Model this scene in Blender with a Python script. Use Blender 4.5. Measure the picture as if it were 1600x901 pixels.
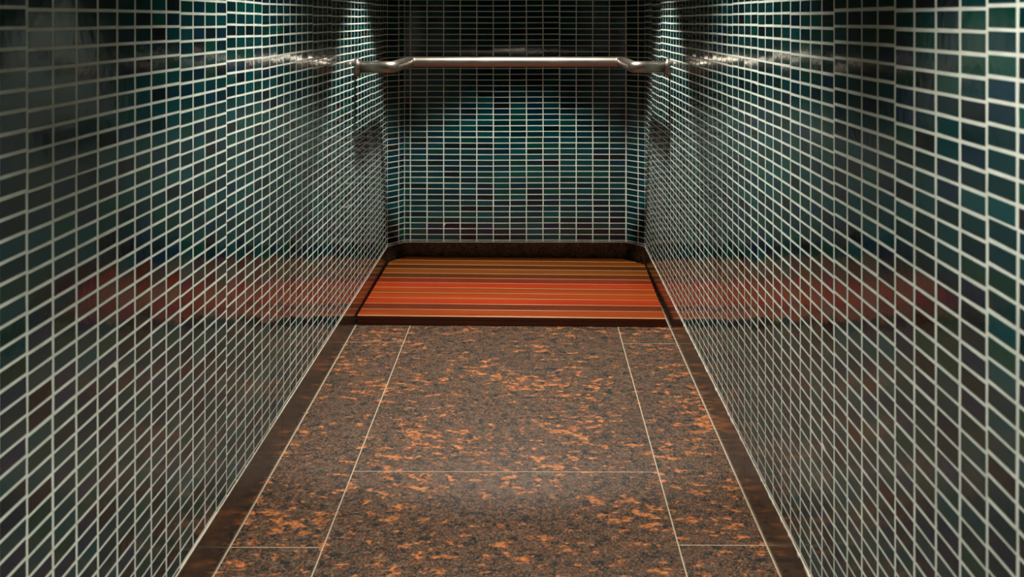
import bpy, bmesh, math, random
from mathutils import Vector, Matrix

for o in list(bpy.data.objects):
    bpy.data.objects.remove(o, do_unlink=True)
S = bpy.context.scene
COL = S.collection
EYE = 1.077                      # eye height above the floor
F = 1650.0                       # focal length in pixels of a 1600 px wide frame

# ------------------------------------------------------------------ camera
cam = bpy.data.cameras.new('camera')
cam.sensor_width = 36.0
cam.sensor_fit = 'HORIZONTAL'
cam.lens = F / 1600 * 36
cam.shift_x = -31.0 / 1600
cam.shift_y = -(450.5 - 32.3) / 1600
cam.clip_start = 0.02
cam.dof.use_dof = True
cam.dof.focus_distance = 3.3
cam.dof.aperture_fstop = 9.0
camo = bpy.data.objects.new('camera', cam)
camo.location = (0, 0, EYE)
camo.rotation_euler = (math.radians(90), 0, 0)
COL.objects.link(camo)
S.camera = camo

# ------------------------------------------------------------------ colour management and world
S.view_settings.view_transform = 'Standard'
S.view_settings.look = 'None'
S.view_settings.gamma = 1
S.view_settings.use_curve_mapping = False
S.view_settings.exposure = 0.0
w = bpy.data.worlds.new('world')
w.use_nodes = True
w.node_tree.nodes['Background'].inputs[0].default_value = (0.02, 0.025, 0.03, 1)
w.node_tree.nodes['Background'].inputs[1].default_value = 0.3
S.world = w

# ------------------------------------------------------------------ lights (recessed ceiling downlights above the frame)
def spot(loc, target, power, size=110, blend=0.6, radius=0.03, colour=(1.0, 0.93, 0.82)):
    l = bpy.data.lights.new('downlight', 'SPOT')
    l.energy = power; l.color = colour
    l.spot_size = math.radians(size); l.spot_blend = blend
    l.shadow_soft_size = radius
    o = bpy.data.objects.new('downlight', l)
    o.location = loc
    d = Vector(target) - Vector(loc)
    o.rotation_euler = d.to_track_quat('-Z', 'Y').to_euler()
    COL.objects.link(o)
    return o
CEIL = EYE + 0.80
LZ = CEIL - 0.015
WARM = (1.0, 0.95, 0.85)
spot((-0.07, 3.76, LZ), (-0.07, 3.76, 0), 150, 78.5, 0.20, 0.055, WARM)     # above the slatted mat
spot((-0.07, 2.30, LZ), (-0.07, 2.30, 0), 135, 100, 0.75, 0.055, WARM)     # down the passage
spot((0.12, 0.72, LZ), (0.12, 0.72, 0), 140, 94, 0.6, 0.055, WARM)

# ------------------------------------------------------------------ materials
def new_mat(name):
    m = bpy.data.materials.new(name); m.use_nodes = True
    nt = m.node_tree
    b = nt.nodes['Principled BSDF']
    return m, nt, b
def N(nt, t, **kw):
    n = nt.nodes.new(t)
    for k, v in kw.items(): setattr(n, k, v)
    return n
def coords(nt, scale=(1, 1, 1)):
    g = N(nt, 'ShaderNodeNewGeometry')
    mp = N(nt, 'ShaderNodeMapping'); mp.inputs['Scale'].default_value = scale
    nt.links.new(g.outputs['Position'], mp.inputs[0])
    return mp.outputs[0]
def noise(nt, vec, scale, detail=4, rough=0.5):
    n = N(nt, 'ShaderNodeTexNoise'); n.inputs['Scale'].default_value = scale
    n.inputs['Detail'].default_value = detail; n.inputs['Roughness'].default_value = rough
    nt.links.new(vec, n.inputs['Vector']); return n.outputs['Fac']
def ramp(nt, fac, stops, interp='LINEAR'):
    r = N(nt, 'ShaderNodeValToRGB'); r.color_ramp.interpolation = interp
    el = r.color_ramp.elements
    while len(el) < len(stops): el.new(0.5)
    for e, (p, c) in zip(el, stops):
        e.position = p; e.color = (*c, 1) if len(c) == 3 else c
    nt.links.new(fac, r.inputs[0]); return r.outputs[0]
def mix(nt, fac, a, b, mode='MIX'):
    m = N(nt, 'ShaderNodeMix', data_type='RGBA', blend_type=mode)
    for s, v in ((m.inputs[0], fac), (m.inputs[6], a), (m.inputs[7], b)):
        if hasattr(v, 'is_linked'): nt.links.new(v, s)
        elif isinstance(v, (int, float)): s.default_value = v
        else: s.default_value = (*v, 1)
    return m.outputs[2]
def bump(nt, b, h, strength, dist=0.001):
    n = N(nt, 'ShaderNodeBump'); n.inputs['Strength'].default_value = strength
    n.inputs['Distance'].default_value = dist
    nt.links.new(h, n.inputs['Height']); nt.links.new(n.outputs[0], b.inputs['Normal'])

def mat_tile():
    m, nt, b = new_mat('teal_glass_tile')
    a = N(nt, 'ShaderNodeAttribute', attribute_name='tile_colour')
    nt.links.new(a.outputs['Color'], b.inputs['Base Color'])
    b.inputs['Roughness'].default_value = 0.10
    b.inputs['IOR'].default_value = 1.52
    v = coords(nt)
    bump(nt, b, noise(nt, v, 55, 2), 0.25, 0.001)
    return m
def mat_grout():
    m, nt, b = new_mat('pale_grout')
    v = coords(nt)
    c = ramp(nt, noise(nt, v, 25, 5), [(0.3, (0.60, 0.66, 0.58)), (0.7, (0.78, 0.84, 0.76))])
    nt.links.new(c, b.inputs['Base Color'])
    b.inputs['Roughness'].default_value = 0.8
    bump(nt, b, noise(nt, v, 300, 3), 0.4, 0.0006)
    return m
def mat_granite(name, dark=1.0, orange=0.56, rough=0.35, gain=1.0):
    m, nt, b = new_mat(name)
    v = coords(nt)
    vs = coords(nt, (1.0, 1.5, 1.0))
    grey = ramp(nt, noise(nt, v, 170, 4, 0.8), [(0.40, (0.005, 0.004, 0.003)), (0.50, (0.055, 0.031, 0.020)), (0.61, (0.34, 0.225, 0.15))])
    brown = ramp(nt, noise(nt, v, 38, 4, 0.7), [(0.41, (0.008, 0.011, 0.012)), (0.47, (0.05, 0.036, 0.026)), (0.53, (0.15, 0.050, 0.018)), (0.60, (0.088, 0.066, 0.050))])
    base = mix(nt, 0.52, grey, brown)
    n1 = noise(nt, vs, 25, 3, 0.65)
    n2 = noise(nt, v, 5, 2, 0.5)
    add = N(nt, 'ShaderNodeMath', operation='MULTIPLY_ADD'); add.inputs[1].default_value = 0.42
    nt.links.new(n2, add.inputs[0]); nt.links.new(n1, add.inputs[2])
    msk = ramp(nt, add.outputs[0], [(orange + 0.215, (0, 0, 0)), (orange + 0.275, (1, 1, 1))])
    oc = ramp(nt, noise(nt, v, 90, 3), [(0.35, (0.14, 0.040, 0.014)), (0.60, (0.56, 0.20, 0.065))])
    c = mix(nt, msk, base, oc)
    blk = ramp(nt, noise(nt, v, 34, 3, 0.6), [(0.355, (1, 1, 1)), (0.405, (0, 0, 0))])
    c = mix(nt, blk, c, (0.02, 0.022, 0.022))
    # pale mineral flecks
    vo = N(nt, 'ShaderNodeTexVoronoi'); vo.inputs['Scale'].default_value = 240
    nt.links.new(v, vo.inputs['Vector'])
    fl = ramp(nt, vo.outputs['Distance'], [(0.10, (1, 1, 1)), (0.16, (0, 0, 0))])
    c = mix(nt, mix(nt, 0.7, (0, 0, 0), fl), c, (0.42, 0.38, 0.30))
    if gain != 1.0: c = mix(nt, 1.0, c, (gain, gain, gain), 'MULTIPLY')
    nt.links.new(c, b.inputs['Base Color'])
    b.inputs['Roughness'].default_value = rough
    bump(nt, b, noise(nt, v, 200, 3), 0.15, 0.0006)
    return m
def mat_wood(name, c0, c1):
    m, nt, b = new_mat(name)
    oi = N(nt, 'ShaderNodeObjectInfo')
    g = N(nt, 'ShaderNodeNewGeometry')
    mp = N(nt, 'ShaderNodeMapping'); mp.inputs['Scale'].default_value = (2.2, 42, 30)
    ad = N(nt, 'ShaderNodeVectorMath', operation='ADD')
    nt.links.new(g.outputs['Position'], ad.inputs[0])
    cx = N(nt, 'ShaderNodeCombineXYZ'); ml = N(nt, 'ShaderNodeMath', operation='MULTIPLY'); ml.inputs[1].default_value = 17
    nt.links.new(oi.outputs['Random'], ml.inputs[0]); nt.links.new(ml.outputs[0], cx.inputs[0])
    nt.links.new(cx.outputs[0], ad.inputs[1]); nt.links.new(ad.outputs[0], mp.inputs[0])
    n = noise(nt, mp.outputs[0], 1.0, 5, 0.6)
    c = ramp(nt, n, [(0.3, c0), (0.7, c1)])
    nt.links.new(c, b.inputs['Base Color'])
    b.inputs['Roughness'].default_value = 0.30
    b.inputs['Specular IOR Level'].default_value = 0.22
    bump(nt, b, n, 0.2, 0.0008)
    return m
def mat_plain(name, col, rough=0.6, metal=0.0, nscale=0):
    m, nt, b = new_mat(name)
    b.inputs['Roughness'].default_value = rough
    b.inputs['Metallic'].default_value = metal
    v = coords(nt)
    n = noise(nt, v, nscale or 12, 3)
    c = ramp(nt, n, [(0.3, tuple(x * 0.88 for x in col)), (0.7, col)])
    nt.links.new(c, b.inputs['Base Color'])
    return m
def mat_steel():
    m, nt, b = new_mat('brushed_stainless_steel')
    b.inputs['Metallic'].default_value = 1.0
    v = coords(nt, (1, 1, 1))
    r = ramp(nt, noise(nt, v, 18, 4), [(0.3, (0.36,) * 3), (0.7, (0.44,) * 3)])
    nt.links.new(r, b.inputs['Roughness'])
    b.inputs['Base Color'].default_value = (0.31, 0.275, 0.235, 1)
    return m
TILE, GROUT = mat_tile(), mat_grout()
GRAN = mat_granite('tan_brown_granite', rough=0.42)
GRAN_D = mat_granite('polished_dark_granite', orange=0.72, rough=0.17, gain=0.38)
JOINT = mat_plain('floor_joint_grout', (0.50, 0.40, 0.28), 0.8, nscale=40)
CAULK = mat_plain('cream_caulk', (0.60, 0.52, 0.42), 0.7, nscale=60)
PLASTER = mat_plain('grey_plaster', (0.16, 0.16, 0.15), 0.9)
STEEL = mat_steel()
EDGE = mat_plain('painted_edge_highlight', (0.60, 0.27, 0.11), 0.35, nscale=30)  # pale colour painting the light caught along the mat's front edges
RUB = mat_plain('dark_end_grain', (0.03, 0.012, 0.007), 0.5)

# ------------------------------------------------------------------ mesh helpers
def link(name, bm, mats, parent=None, smooth=False, auto=None):
    me = bpy.data.meshes.new(name); bm.normal_update(); bm.to_mesh(me); bm.free()
    for m in (mats if isinstance(mats, (list, tuple)) else [mats]): me.materials.append(m)
    if smooth:
        for p in me.polygons: p.use_smooth = True
    o = bpy.data.objects.new(name, me); COL.objects.link(o)
    if parent is not None:
        o.parent = parent
        o.matrix_parent_inverse = parent.matrix_basis.inverted()
    return o
def structure(o):
    o['kind'] = 'structure'; return o
def prism(bm, pts, z0, z1):
    """closed prism over outline pts (x,y); z0/z1 numbers or functions of (x,y)"""
    f0 = z0 if callable(z0) else (lambda x, y: z0)
    f1 = z1 if callable(z1) else (lambda x, y: z1)
    a = [bm.verts.new((x, y, f0(x, y))) for x, y in pts]
    b = [bm.verts.new((x, y, f1(x, y))) for x, y in pts]
    n = len(pts)
    bm.faces.new(a[::-1]); bm.faces.new(b)
    for i in range(n):
        bm.faces.new((a[i], a[(i + 1) % n], b[(i + 1) % n], b[i]))

def floor_z(x, y):
    return EYE - (1.0767 + 0.0024 * x) + 0.0042 * (y - 2.05)

XL, XR = -0.6205, 0.4855         # tile faces of the side walls
YE = 4.533                       # where the side walls meet the angled corners
YB = 4.622                       # back wall
BL, BR = -0.5575, 0.4115         # ends of the back wall
YN = -1.30                       # wall behind the camera
BASE = EYE - 0.969               # top of the granite base

# ------------------------------------------------------------------ tiled walls
PAL = [((0.000, 0.040, 0.044), 34), ((0.000, 0.022, 0.028), 28), ((0.000, 0.038, 0.029), 15),
       ((0.000, 0.019, 0.036), 13), ((0.001, 0.009, 0.013), 6), ((0.006, 0.007, 0.011), 2)]
def pick(rng):
    t = rng.random() * sum(w_ for _, w_ in PAL)
    for c, w_ in PAL:
        t -= w_
        if t <= 0: break
    k = rng.uniform(0.75, 1.3)
    return (c[0] * k, c[1] * k, c[2] * k, 1)
def tiled_wall(name, P, Q, phase_u, pitch_u, ju, z1, seed, sheet0=0, warp=0.0012, jz=0.0040, tilt=0.010):
    """P->Q is the wall's foot line; the face looks to the left of P->Q (towards the room).
    phase_u: distance from P of one joint line."""
    rng = random.Random(seed)
    P = Vector((*P, 0)); Q = Vector((*Q, 0)); L = (Q - P).length
    u = (Q - P).normalized(); n = Vector((-u.y, u.x, 0))
    pz = 0.025
    zj0 = EYE - 0.0095
    z0 = BASE
    verts, faces, mats, cols = [], [], [], []
    # grout bed and the wall's thickness behind it
    g = -0.0002
    def box(u0, u1, d0, d1, za, zb, mi):
        i = len(verts)
        for uu in (u0, u1):
            for dd in (d0, d1):
                for zz in (za, zb):
                    verts.append(P + u * uu + n * dd + Vector((0, 0, zz))); cols.append((0.6, 0.6, 0.6, 1))
        for f in ((0, 1, 3, 2), (4, 6, 7, 5), (0, 4, 5, 1), (2, 3, 7, 6), (0, 2, 6, 4), (1, 5, 7, 3)):
            faces.append(tuple(i + k for k in f)); mats.append(mi)
    box(0, L, -0.06, g, -0.05, z1, 0)
    k0 = math.floor((0 - phase_u) / pitch_u) - 1
    k1 = math.ceil((L - phase_u) / pitch_u) + 1
    r0 = math.floor((z0 - zj0) / pz) - 1
    r1 = math.ceil((z1 - zj0) / pz)
    sheets = {}; cols_off = {}
    for k in range(k0, k1):
        for r in range(r0, r1):
            sk = ((k - sheet0) // 4, (r + 500) // 12)
            if sk not in sheets:
                if sk[0] not in cols_off: cols_off[sk[0]] = (rng.gauss(0, warp * 0.4), rng.gauss(0, warp), rng.gauss(0, 0.0025))
                c0_ = cols_off[sk[0]]
                sheets[sk] = (c0_[0], c0_[1] + rng.gauss(0, 0.0003), c0_[2] + rng.gauss(0, 0.001), rng.gauss(0, 0.0022), rng.gauss(0, min(tilt / 3, 0.0022)), rng.uniform(0.85, 1.15))
            su, sz, rot, tu, tz, br = sheets[sk]
            cu = ((k - sheet0) // 4 * 4 + sheet0 + 2) * pitch_u + phase_u
            cz = zj0 + ((r + 500) // 12 * 12 - 500 + 6) * pz
            ua = phase_u + k * pitch_u + ju / 2 + su; ub = ua + pitch_u - ju
            za = zj0 + r * pz + jz / 2 + sz; zb = za + pz - jz
            za += rng.gauss(0, 0.0002); zb += rng.gauss(0, 0.0002); ua += rng.gauss(0, 0.0003)
            ua = max(ua, 0.001); ub = min(ub, L - 0.001)
            za = max(za, z0 + 0.002); zb = min(zb, z1)
            if ub - ua < 0.004 or zb - za < 0.003: continue
            a1, a2 = rng.gauss(0, 0.0025) + tu, rng.gauss(0, tilt) + tz
            col = pick(rng); col = (col[0] * br, col[1] * br, col[2] * br, 1)
            bv = min(0.0008, (zb - za) / 3)
            i = len(verts)
            mu, mz = (ua + ub) / 2, (za + zb) / 2
            for (e, d) in ((0, g - 0.0004), (bv, 0.0002)):
                for (uu, zz) in ((ua + e, za + e), (ub - e, za + e), (ub - e, zb - e), (ua + e, zb - e)):
                    dd = d + ((uu - mu) * a1 + (zz - mz) * a2 if e else 0)
                    u2 = uu - (zz - cz) * rot; z2 = zz + (uu - cu) * rot
                    u2 = min(max(u2, 0.0), L)
                    verts.append(P + u * u2 + n * dd + Vector((0, 0, z2))); cols.append(col)
            for f in ((4, 5, 6, 7), (0, 1, 5, 4), (1, 2, 6, 5), (2, 3, 7, 6), (3, 0, 4, 7)):
                faces.append(tuple(i + q for q in f)); mats.append(1)
    me = bpy.data.meshes.new(name)
    me.from_pydata([tuple(v) for v in verts], [], faces)
    me.materials.append(GROUT); me.materials.append(TILE)
    me.polygons.foreach_set('material_index', mats)
    at = me.attributes.new('tile_colour', 'FLOAT_COLOR', 'POINT')
    at.data.foreach_set('color', [c for v in cols for c in v])
    me.update()
    bm = bmesh.new(); bm.from_mesh(me)
    bm.to_mesh(me); bm.free()
    o = bpy.data.objects.new(name, me); COL.objects.link(o)
    return structure(o)

# left wall: foot line runs from the back to the front so that its left side is the room (+x)
# joint lines measured from the photo: y = 1.2987 + k*0.0706 (left), y = 1.1268 + k*0.0713 (right)
def ph(len_from, y_line, sign, pitch):
    return ((y_line - len_from) * sign) % pitch
TOP = CEIL
# direction P->Q with n = (-uy, ux): for left wall n=+x -> u = (0,-1)
tiled_wall('wall_left', (XL, YE), (XL, YN), ph(YE, 1.2987, -1, 0.0706), 0.0706, 0.0056, TOP, 11, sheet0=1, warp=0.0014, jz=0.0036)
# right wall n=-x -> u=(0,1)
tiled_wall('wall_right', (XR, YN), (XR, YE), ph(YN, 1.1268, 1, 0.0713), 0.0713, 0.0060, TOP, 23, sheet0=2, warp=0.0014, jz=0.0038)
# back wall n=-y -> u=(-1,0)
tiled_wall('wall_back', (BR, YB), (BL, YB), 0.0, 0.0725, 0.0034, TOP, 37, sheet0=0, warp=0.0003, jz=0.0028, tilt=0.0045)
# angled corners
tiled_wall('wall_back_left', (BL, YB), (XL, YE), 0.037, 0.0725, 0.0036, TOP, 41, warp=0.0002, jz=0.0028)
tiled_wall('wall_back_right', (XR, YE), (BR, YB), 0.041, 0.0725, 0.0036, TOP, 43, warp=0.0002, jz=0.0028)

def slab(name, pts, z0, z1, mat):
    bm = bmesh.new(); prism(bm, pts, z0, z1)
    bmesh.ops.recalc_face_normals(bm, faces=bm.faces)
    return structure(link(name, bm, mat))
slab('wall_front', [(XL - 0.06, YN), (XL - 0.06, YN - 0.1), (XR + 0.06, YN - 0.1), (XR + 0.06, YN)], -0.05, TOP, PLASTER)
slab('ceiling', [(XL - 0.06, YN - 0.1), (XR + 0.06, YN - 0.1), (XR + 0.06, YB + 0.1), (XL - 0.06, YB + 0.1)], TOP, TOP + 0.08, PLASTER)

# ------------------------------------------------------------------ floor: granite slabs on a bed of grout
def build_floor():
    bm = bmesh.new()
    prism(bm, [(XL - 0.06, YN - 0.1), (XR + 0.06, YN - 0.1), (XR + 0.06, YB + 0.1), (XL - 0.06, YB + 0.1)],
          -0.08, lambda x, y: floor_z(x, y) - 0.0002)
    for f in bm.faces: f.material_index = 1
    def panel(x0, x1, y0, y1):
        n0 = len(bm.faces)
        prism(bm, [(x0, y0), (x1, y0), (x1, y1), (x0, y1)], lambda x, y: floor_z(x, y) - 0.01, floor_z)
    j = 0.0014
    jl, jr = -0.4265, 0.3010
    ys_side_l = [YN, -0.563, 0.797, 2.157, 3.517, YB]
    ys_side_r = [YN, -0.55, 0.81, 2.17, 3.507, YB]
    ys_mid = [YN, -0.202, 1.158, 2.518, 3.878, YB]
    for (x0, x1, ys) in ((XL, jl, ys_side_l), (jl, jr, ys_mid), (jr, XR, ys_side_r)):
        for a, b in zip(ys, ys[1:]):
            panel(x0 + (j if x0 != XL else 0.005), x1 - (j if x1 != XR else 0.005), a + j, b - j)
    bmesh.ops.recalc_face_normals(bm, faces=bm.faces)
    return structure(link('floor', bm, [GRAN, JOINT]))
build_floor()

# ------------------------------------------------------------------ granite base along the walls
T = 0.0022
def base_strip(name, P, Q, ends=(0, 0), joints=(), rough=0):
    P = Vector(P); Q = Vector(Q); u = (Q - P).normalized(); n = Vector((-u.y, u.x))
    L = (Q - P).length
    bm = bmesh.new()
    cuts = [ends[0]] + list(joints) + [L + ends[1]]
    for a, b in zip(cuts, cuts[1:]):
        a += 0.0006; b -= 0.0006
        o = [P + u * a - n * 0.012, P + u * b - n * 0.012, P + u * b + n * T, P + u * a + n * T]
        prism(bm, [tuple(v) for v in o], -0.01, BASE)
    bmesh.ops.recalc_face_normals(bm, faces=bm.faces)
    # uneven cream bead of grout along the top edge
    rng = random.Random(len(name) * 7)
    n_seg = max(4, int(L / 0.012))
    prev = None
    for i in range(n_seg + 1):
        p = P + u * (L * i / n_seg)
        h = 0.0022 + abs(rng.gauss(0, 0.0007)) + rough * max(0, rng.gauss(0, 1)) * 0.0012
        d = T - 0.0004 + rough * max(0, rng.gauss(-0.3, 1)) * 0.0010
        ring = []
        for (dd, hh) in ((-0.001, -0.001), (d, -0.001 - 0.0008 * rough), (d * 0.9, h * 0.6), (-0.001, h)):
            q = p + n * dd
            ring.append(bm.verts.new((q.x, q.y, BASE + hh)))
        if prev:
            for k in range(4):
                f = bm.faces.new((prev[k], prev[(k + 1) % 4], ring[(k + 1) % 4], ring[k])); f.material_index = 1
        prev = ring
    return structure(link(name, bm, [GRAN_D, CAULK]))
base_strip('baseboard_left', (XL, YE), (XL, YN), joints=(0.62, 1.92, 3.22, 4.52))
base_strip('baseboard_right', (XR, YN), (XR, YE), joints=(1.1, 2.4, 3.7, 5.0), rough=1)
base_strip('baseboard_back', (BR, YB), (BL, YB), rough=0.3)
base_strip('baseboard_back_left', (BL, YB), (XL, YE), rough=0.3)
base_strip('baseboard_back_right', (XR, YE), (BR, YB), rough=0.3)

# ------------------------------------------------------------------ stainless grab bar
def tube(bm, pts, r, seg=32, caps=True):
    pts = [Vector(p) for p in pts]
    rings = []
    up = Vector((0, 0, 1))
    for i, p in enumerate(pts):
        if i == 0: d = pts[1] - p
        elif i == len(pts) - 1: d = p - pts[i - 1]
        else: d = (pts[i + 1] - p).normalized() + (p - pts[i - 1]).normalized()
        d.normalize(); s = d.cross(up).normalized(); t = s.cross(d).normalized()
        rings.append([bm.verts.new(p + (s * math.cos(2 * math.pi * k / seg) + t * math.sin(2 * math.pi * k / seg)) * r) for k in range(seg)])
    for a, b in zip(rings, rings[1:]):
        for k in range(seg):
            f = bm.faces.new((a[k], a[(k + 1) % seg], b[(k + 1) % seg], b[k])); f.smooth = True
    if caps: bm.faces.new(rings[0]); bm.faces.new(rings[-1][::-1])
def bend_path(corners, r, n=8):
    out = [Vector(corners[0])]
    for a, b, c in zip(corners, corners[1:], corners[2:]):
        a, b, c = Vector(a), Vector(b), Vector(c)
        u, v = (a - b).normalized(), (c - b).normalized()
        half = u.angle(v) / 2; t = r / math.tan(half)
        s, e = b + u * t, b + v * t
        cen = b + (u + v).normalized() * (r / math.sin(half))
        for i in range(n + 1):
            k = i / n
            d = ((s - cen).normalized().slerp((e - cen).normalized(), k)) if hasattr(Vector, 'slerp') else (s - cen).lerp(e - cen, k).normalized()
            out.append(cen + d * r)
    out.append(Vector(corners[-1]))
    return out
def grab_bar():
    z = EYE - 0.1635
    root = bpy.data.objects.new('grab_bar', None); root.location = ((XL + XR) / 2, 3.715, z); COL.objects.link(root)
    root['label'] = 'stainless steel U-shaped grab bar fixed between the two side walls above the wooden mat'
    root['category'] = 'grab bar'
    bm = bmesh.new()
    tube(bm, bend_path([(XL + 0.006, 3.712, z), (-0.490, 3.712, z), (-0.488, 4.198, z), (0.358, 4.198, z), (0.360, 3.722, z), (XR - 0.006, 3.722, z)], 0.026), 0.021)
    bmesh.ops.recalc_face_normals(bm, faces=bm.faces)
    link('rail', bm, STEEL, root)
    for x, y, s in ((XL, 3.712, 1), (XR, 3.722, -1)):
        bm = bmesh.new(); seg = 40
        prof = [(0.0, 0.0), (0.0, 0.0335), (0.010, 0.0335), (0.0125, 0.032), (0.0135, 0.029), (0.0135, 0.0235), (0.017, 0.0228), (0.018, 0.0212)]
        rings = []
        for d, r in prof[1:]:
            rings.append([bm.verts.new((x + s * d, y + r * math.cos(2 * math.pi * k / seg), z + r * math.sin(2 * math.pi * k / seg))) for k in range(seg)])
        for a, b in zip(rings, rings[1:]):
            for k in range(seg): bm.faces.new((a[k], a[(k + 1) % seg], b[(k + 1) % seg], b[k]))
        bm.faces.new(rings[0]); bm.faces.new(rings[-1])
        bmesh.ops.recalc_face_normals(bm, faces=bm.faces)
        link('flange', bm, STEEL, root)
grab_bar()

# ------------------------------------------------------------------ slatted wooden mat
def mat_top(x, y):
    return EYE - 1.0335 - 0.0060 * (x + 0.6135) + 0.0050 * (y - 3.71)
def slatted_mat():
    y_front_l, y_front_r = 3.708, 3.690
    root = bpy.data.objects.new('slatted_shower_mat', None)
    root.location = (-0.07, 4.15, floor_z(-0.07, 4.15)); COL.objects.link(root)
    root['label'] = 'slatted reddish wooden shower mat lying on the granite floor against the back wall'
    root['category'] = 'mat'
    yaw = (y_front_r - y_front_l) / 1.08
    def side(x_is_left, y):           # ends of the slats, cut at the angled corners
        if x_is_left:
            x = -0.6135 + 0.004 * (y - 3.7)
            yc = YE - 0.012
            if y > yc: x = max(x, -0.6115 + (y - yc) * (XL - BL) / (YE - YB))
            return x
        x = 0.4680 + 0.0145 * (y - 3.7)
        yc = YE - 0.020
        if y > yc: x = min(x, 0.4780 + (y - yc) * (XR - BR) / (YE - YB))
        return x
    k_ = 0.64
    tones = [  # front to back
        ((0.36, 0.034, 0.004), (0.60, 0.080, 0.008)), ((0.14, 0.018, 0.004), (0.30, 0.036, 0.006)),
        ((0.50, 0.030, 0.004), (0.76, 0.060, 0.007)), ((0.46, 0.038, 0.004), (0.70, 0.085, 0.008)),
        ((0.42, 0.040, 0.004), (0.66, 0.090, 0.008)), ((0.50, 0.030, 0.004), (0.78, 0.060, 0.007)),
        ((0.26, 0.020, 0.004), (0.46, 0.036, 0.006)), ((0.13, 0.024, 0.004), (0.24, 0.042, 0.006)),
        ((0.28, 0.075, 0.006), (0.46, 0.130, 0.010)), ((0.11, 0.030, 0.004), (0.19, 0.052, 0.006)),
        ((0.26, 0.066, 0.006), (0.42, 0.120, 0.009)), ((0.24, 0.060, 0.006), (0.38, 0.105, 0.009))]
    pitch, gap, th, e = 0.0758, 0.0070, 0.0135, 0.0016
    for i, (c0, c1) in enumerate(tones):
        c0, c1 = [(c[0] * k_, c[1] * k_ * (0.9 if i > 7 else 1.2), c[2] * k_) for c in (c0, c1)]
        m = mat_wood('varnished_hardwood', c0, c1)
        ya = y_front_l + 0.0075 + i * pitch; yb = ya + pitch - gap
        xs = []
        # outline, with the cut corner where the slat reaches it
        ln = [(side(True, ya), ya), (side(True, yb), yb)]
        rn = [(side(False, ya), ya), (side(False, yb), yb)]
        if ya < YE - 0.012 < yb: ln.insert(1, (side(True, YE - 0.012), YE - 0.012))
        if ya < YE - 0.020 < yb: rn.insert(1, (side(False, YE - 0.020), YE - 0.020))
        pts = [ln[0]] + rn + ln[1:][::-1]
        pts = [(x, y + yaw * (x + 0.6135)) for x, y in pts]
        bm = bmesh.new()
        prism(bm, pts, lambda x, y: mat_top(x, y) - th, mat_top)
        bmesh.ops.recalc_face_normals(bm, faces=bm.faces)
        bm.normal_update()
        top_edges = [ed for ed in bm.edges if all(abs(v.co.z - mat_top(v.co.x, v.co.y)) < 1e-5 for v in ed.verts)]
        bmesh.ops.bevel(bm, geom=top_edges, offset=e, segments=4, profile=0.5, affect='EDGES')
        bm.normal_update()
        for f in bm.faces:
            if f.normal.y < -0.15 and f.normal.z > 0.15: f.material_index = 1  # front bevel gets its highlight as a pale colour
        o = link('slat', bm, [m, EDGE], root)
    # runners below, the front one visible as a darker rail
    m = mat_wood('dark_hardwood', (0.055, 0.014, 0.008), (0.10, 0.026, 0.012))
    def rail(name, x0, x1, y0, y1):
        pts = [(x0, y0), (x1, y0), (x1, y1), (x0, y1)]
        pts = [(x, y + yaw * (x + 0.6135)) for x, y in pts]
        bm = bmesh.new()
        prism(bm, pts, lambda x, y: floor_z(x, y) + 0.0002, lambda x, y: mat_top(x, y) - th)
        bmesh.ops.recalc_face_normals(bm, faces=bm.faces)
        bmesh.ops.bevel(bm, geom=[ed for ed in bm.edges], offset=0.0012, segments=2, affect='EDGES')
        return link(name, bm, m, root)
    # dark board along the front: a lipped profile, its foot set back a little
    bm = bmesh.new(); prev = None
    prof = [(0.0070, 0, 0.0), (0.0070, 1, -0.0004), (0.0022, 1, -0.0002), (0.0005, 1, -0.0010), (0.0, 1, -0.0024), (0.0, 1, -0.0120), (0.0008, 1, -0.0132),
            (0.0024, 1, -0.0136), (0.0024, 0, 0.002), (0.0034, 0, 0.0)]
    for x in (-0.6130, 0.4675):
        ring = []
        for (dy, top, dz) in prof:
            y = y_front_l + dy + yaw * (x + 0.6135)
            ring.append(bm.verts.new((x, y, (mat_top(x, y) if top else floor_z(x, y) + 0.0004) + dz)))
        if prev:
            for k in range(len(prof)):
                bm.faces.new((prev[k], prev[(k + 1) % len(prof)], ring[(k + 1) % len(prof)], ring[k]))
            bm.faces.new(prev); bm.faces.new(ring)
        prev = ring
    bmesh.ops.recalc_face_normals(bm, faces=bm.faces)
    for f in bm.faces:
        if f.normal.y < -0.15 and f.normal.z > 0.15: f.material_index = 1  # same painted highlight on the lip of the front board
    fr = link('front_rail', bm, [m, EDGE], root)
    for x in (-0.600, -0.330, -0.060, 0.200, 0.445):
        rail('runner', x - 0.003, x + 0.022, y_front_l + 0.010, 4.48 if abs(x) > 0.4 else 4.59)
    # dark screw in the front rail
    bm = bmesh.new(); x = -0.082; y = y_front_l + 0.0024 + yaw * (x + 0.6135)
    bmesh.ops.create_cone(bm, cap_ends=True, segments=16, radius1=0.0028, radius2=0.0022, depth=0.002,
                          matrix=Matrix.Translation((x, y - 0.0008, (floor_z(x, y) + mat_top(x, y) - th) / 2)) @ Matrix.Rotation(math.radians(90), 4, 'X'))
    link('screw', bm, RUB, fr)
slatted_mat()
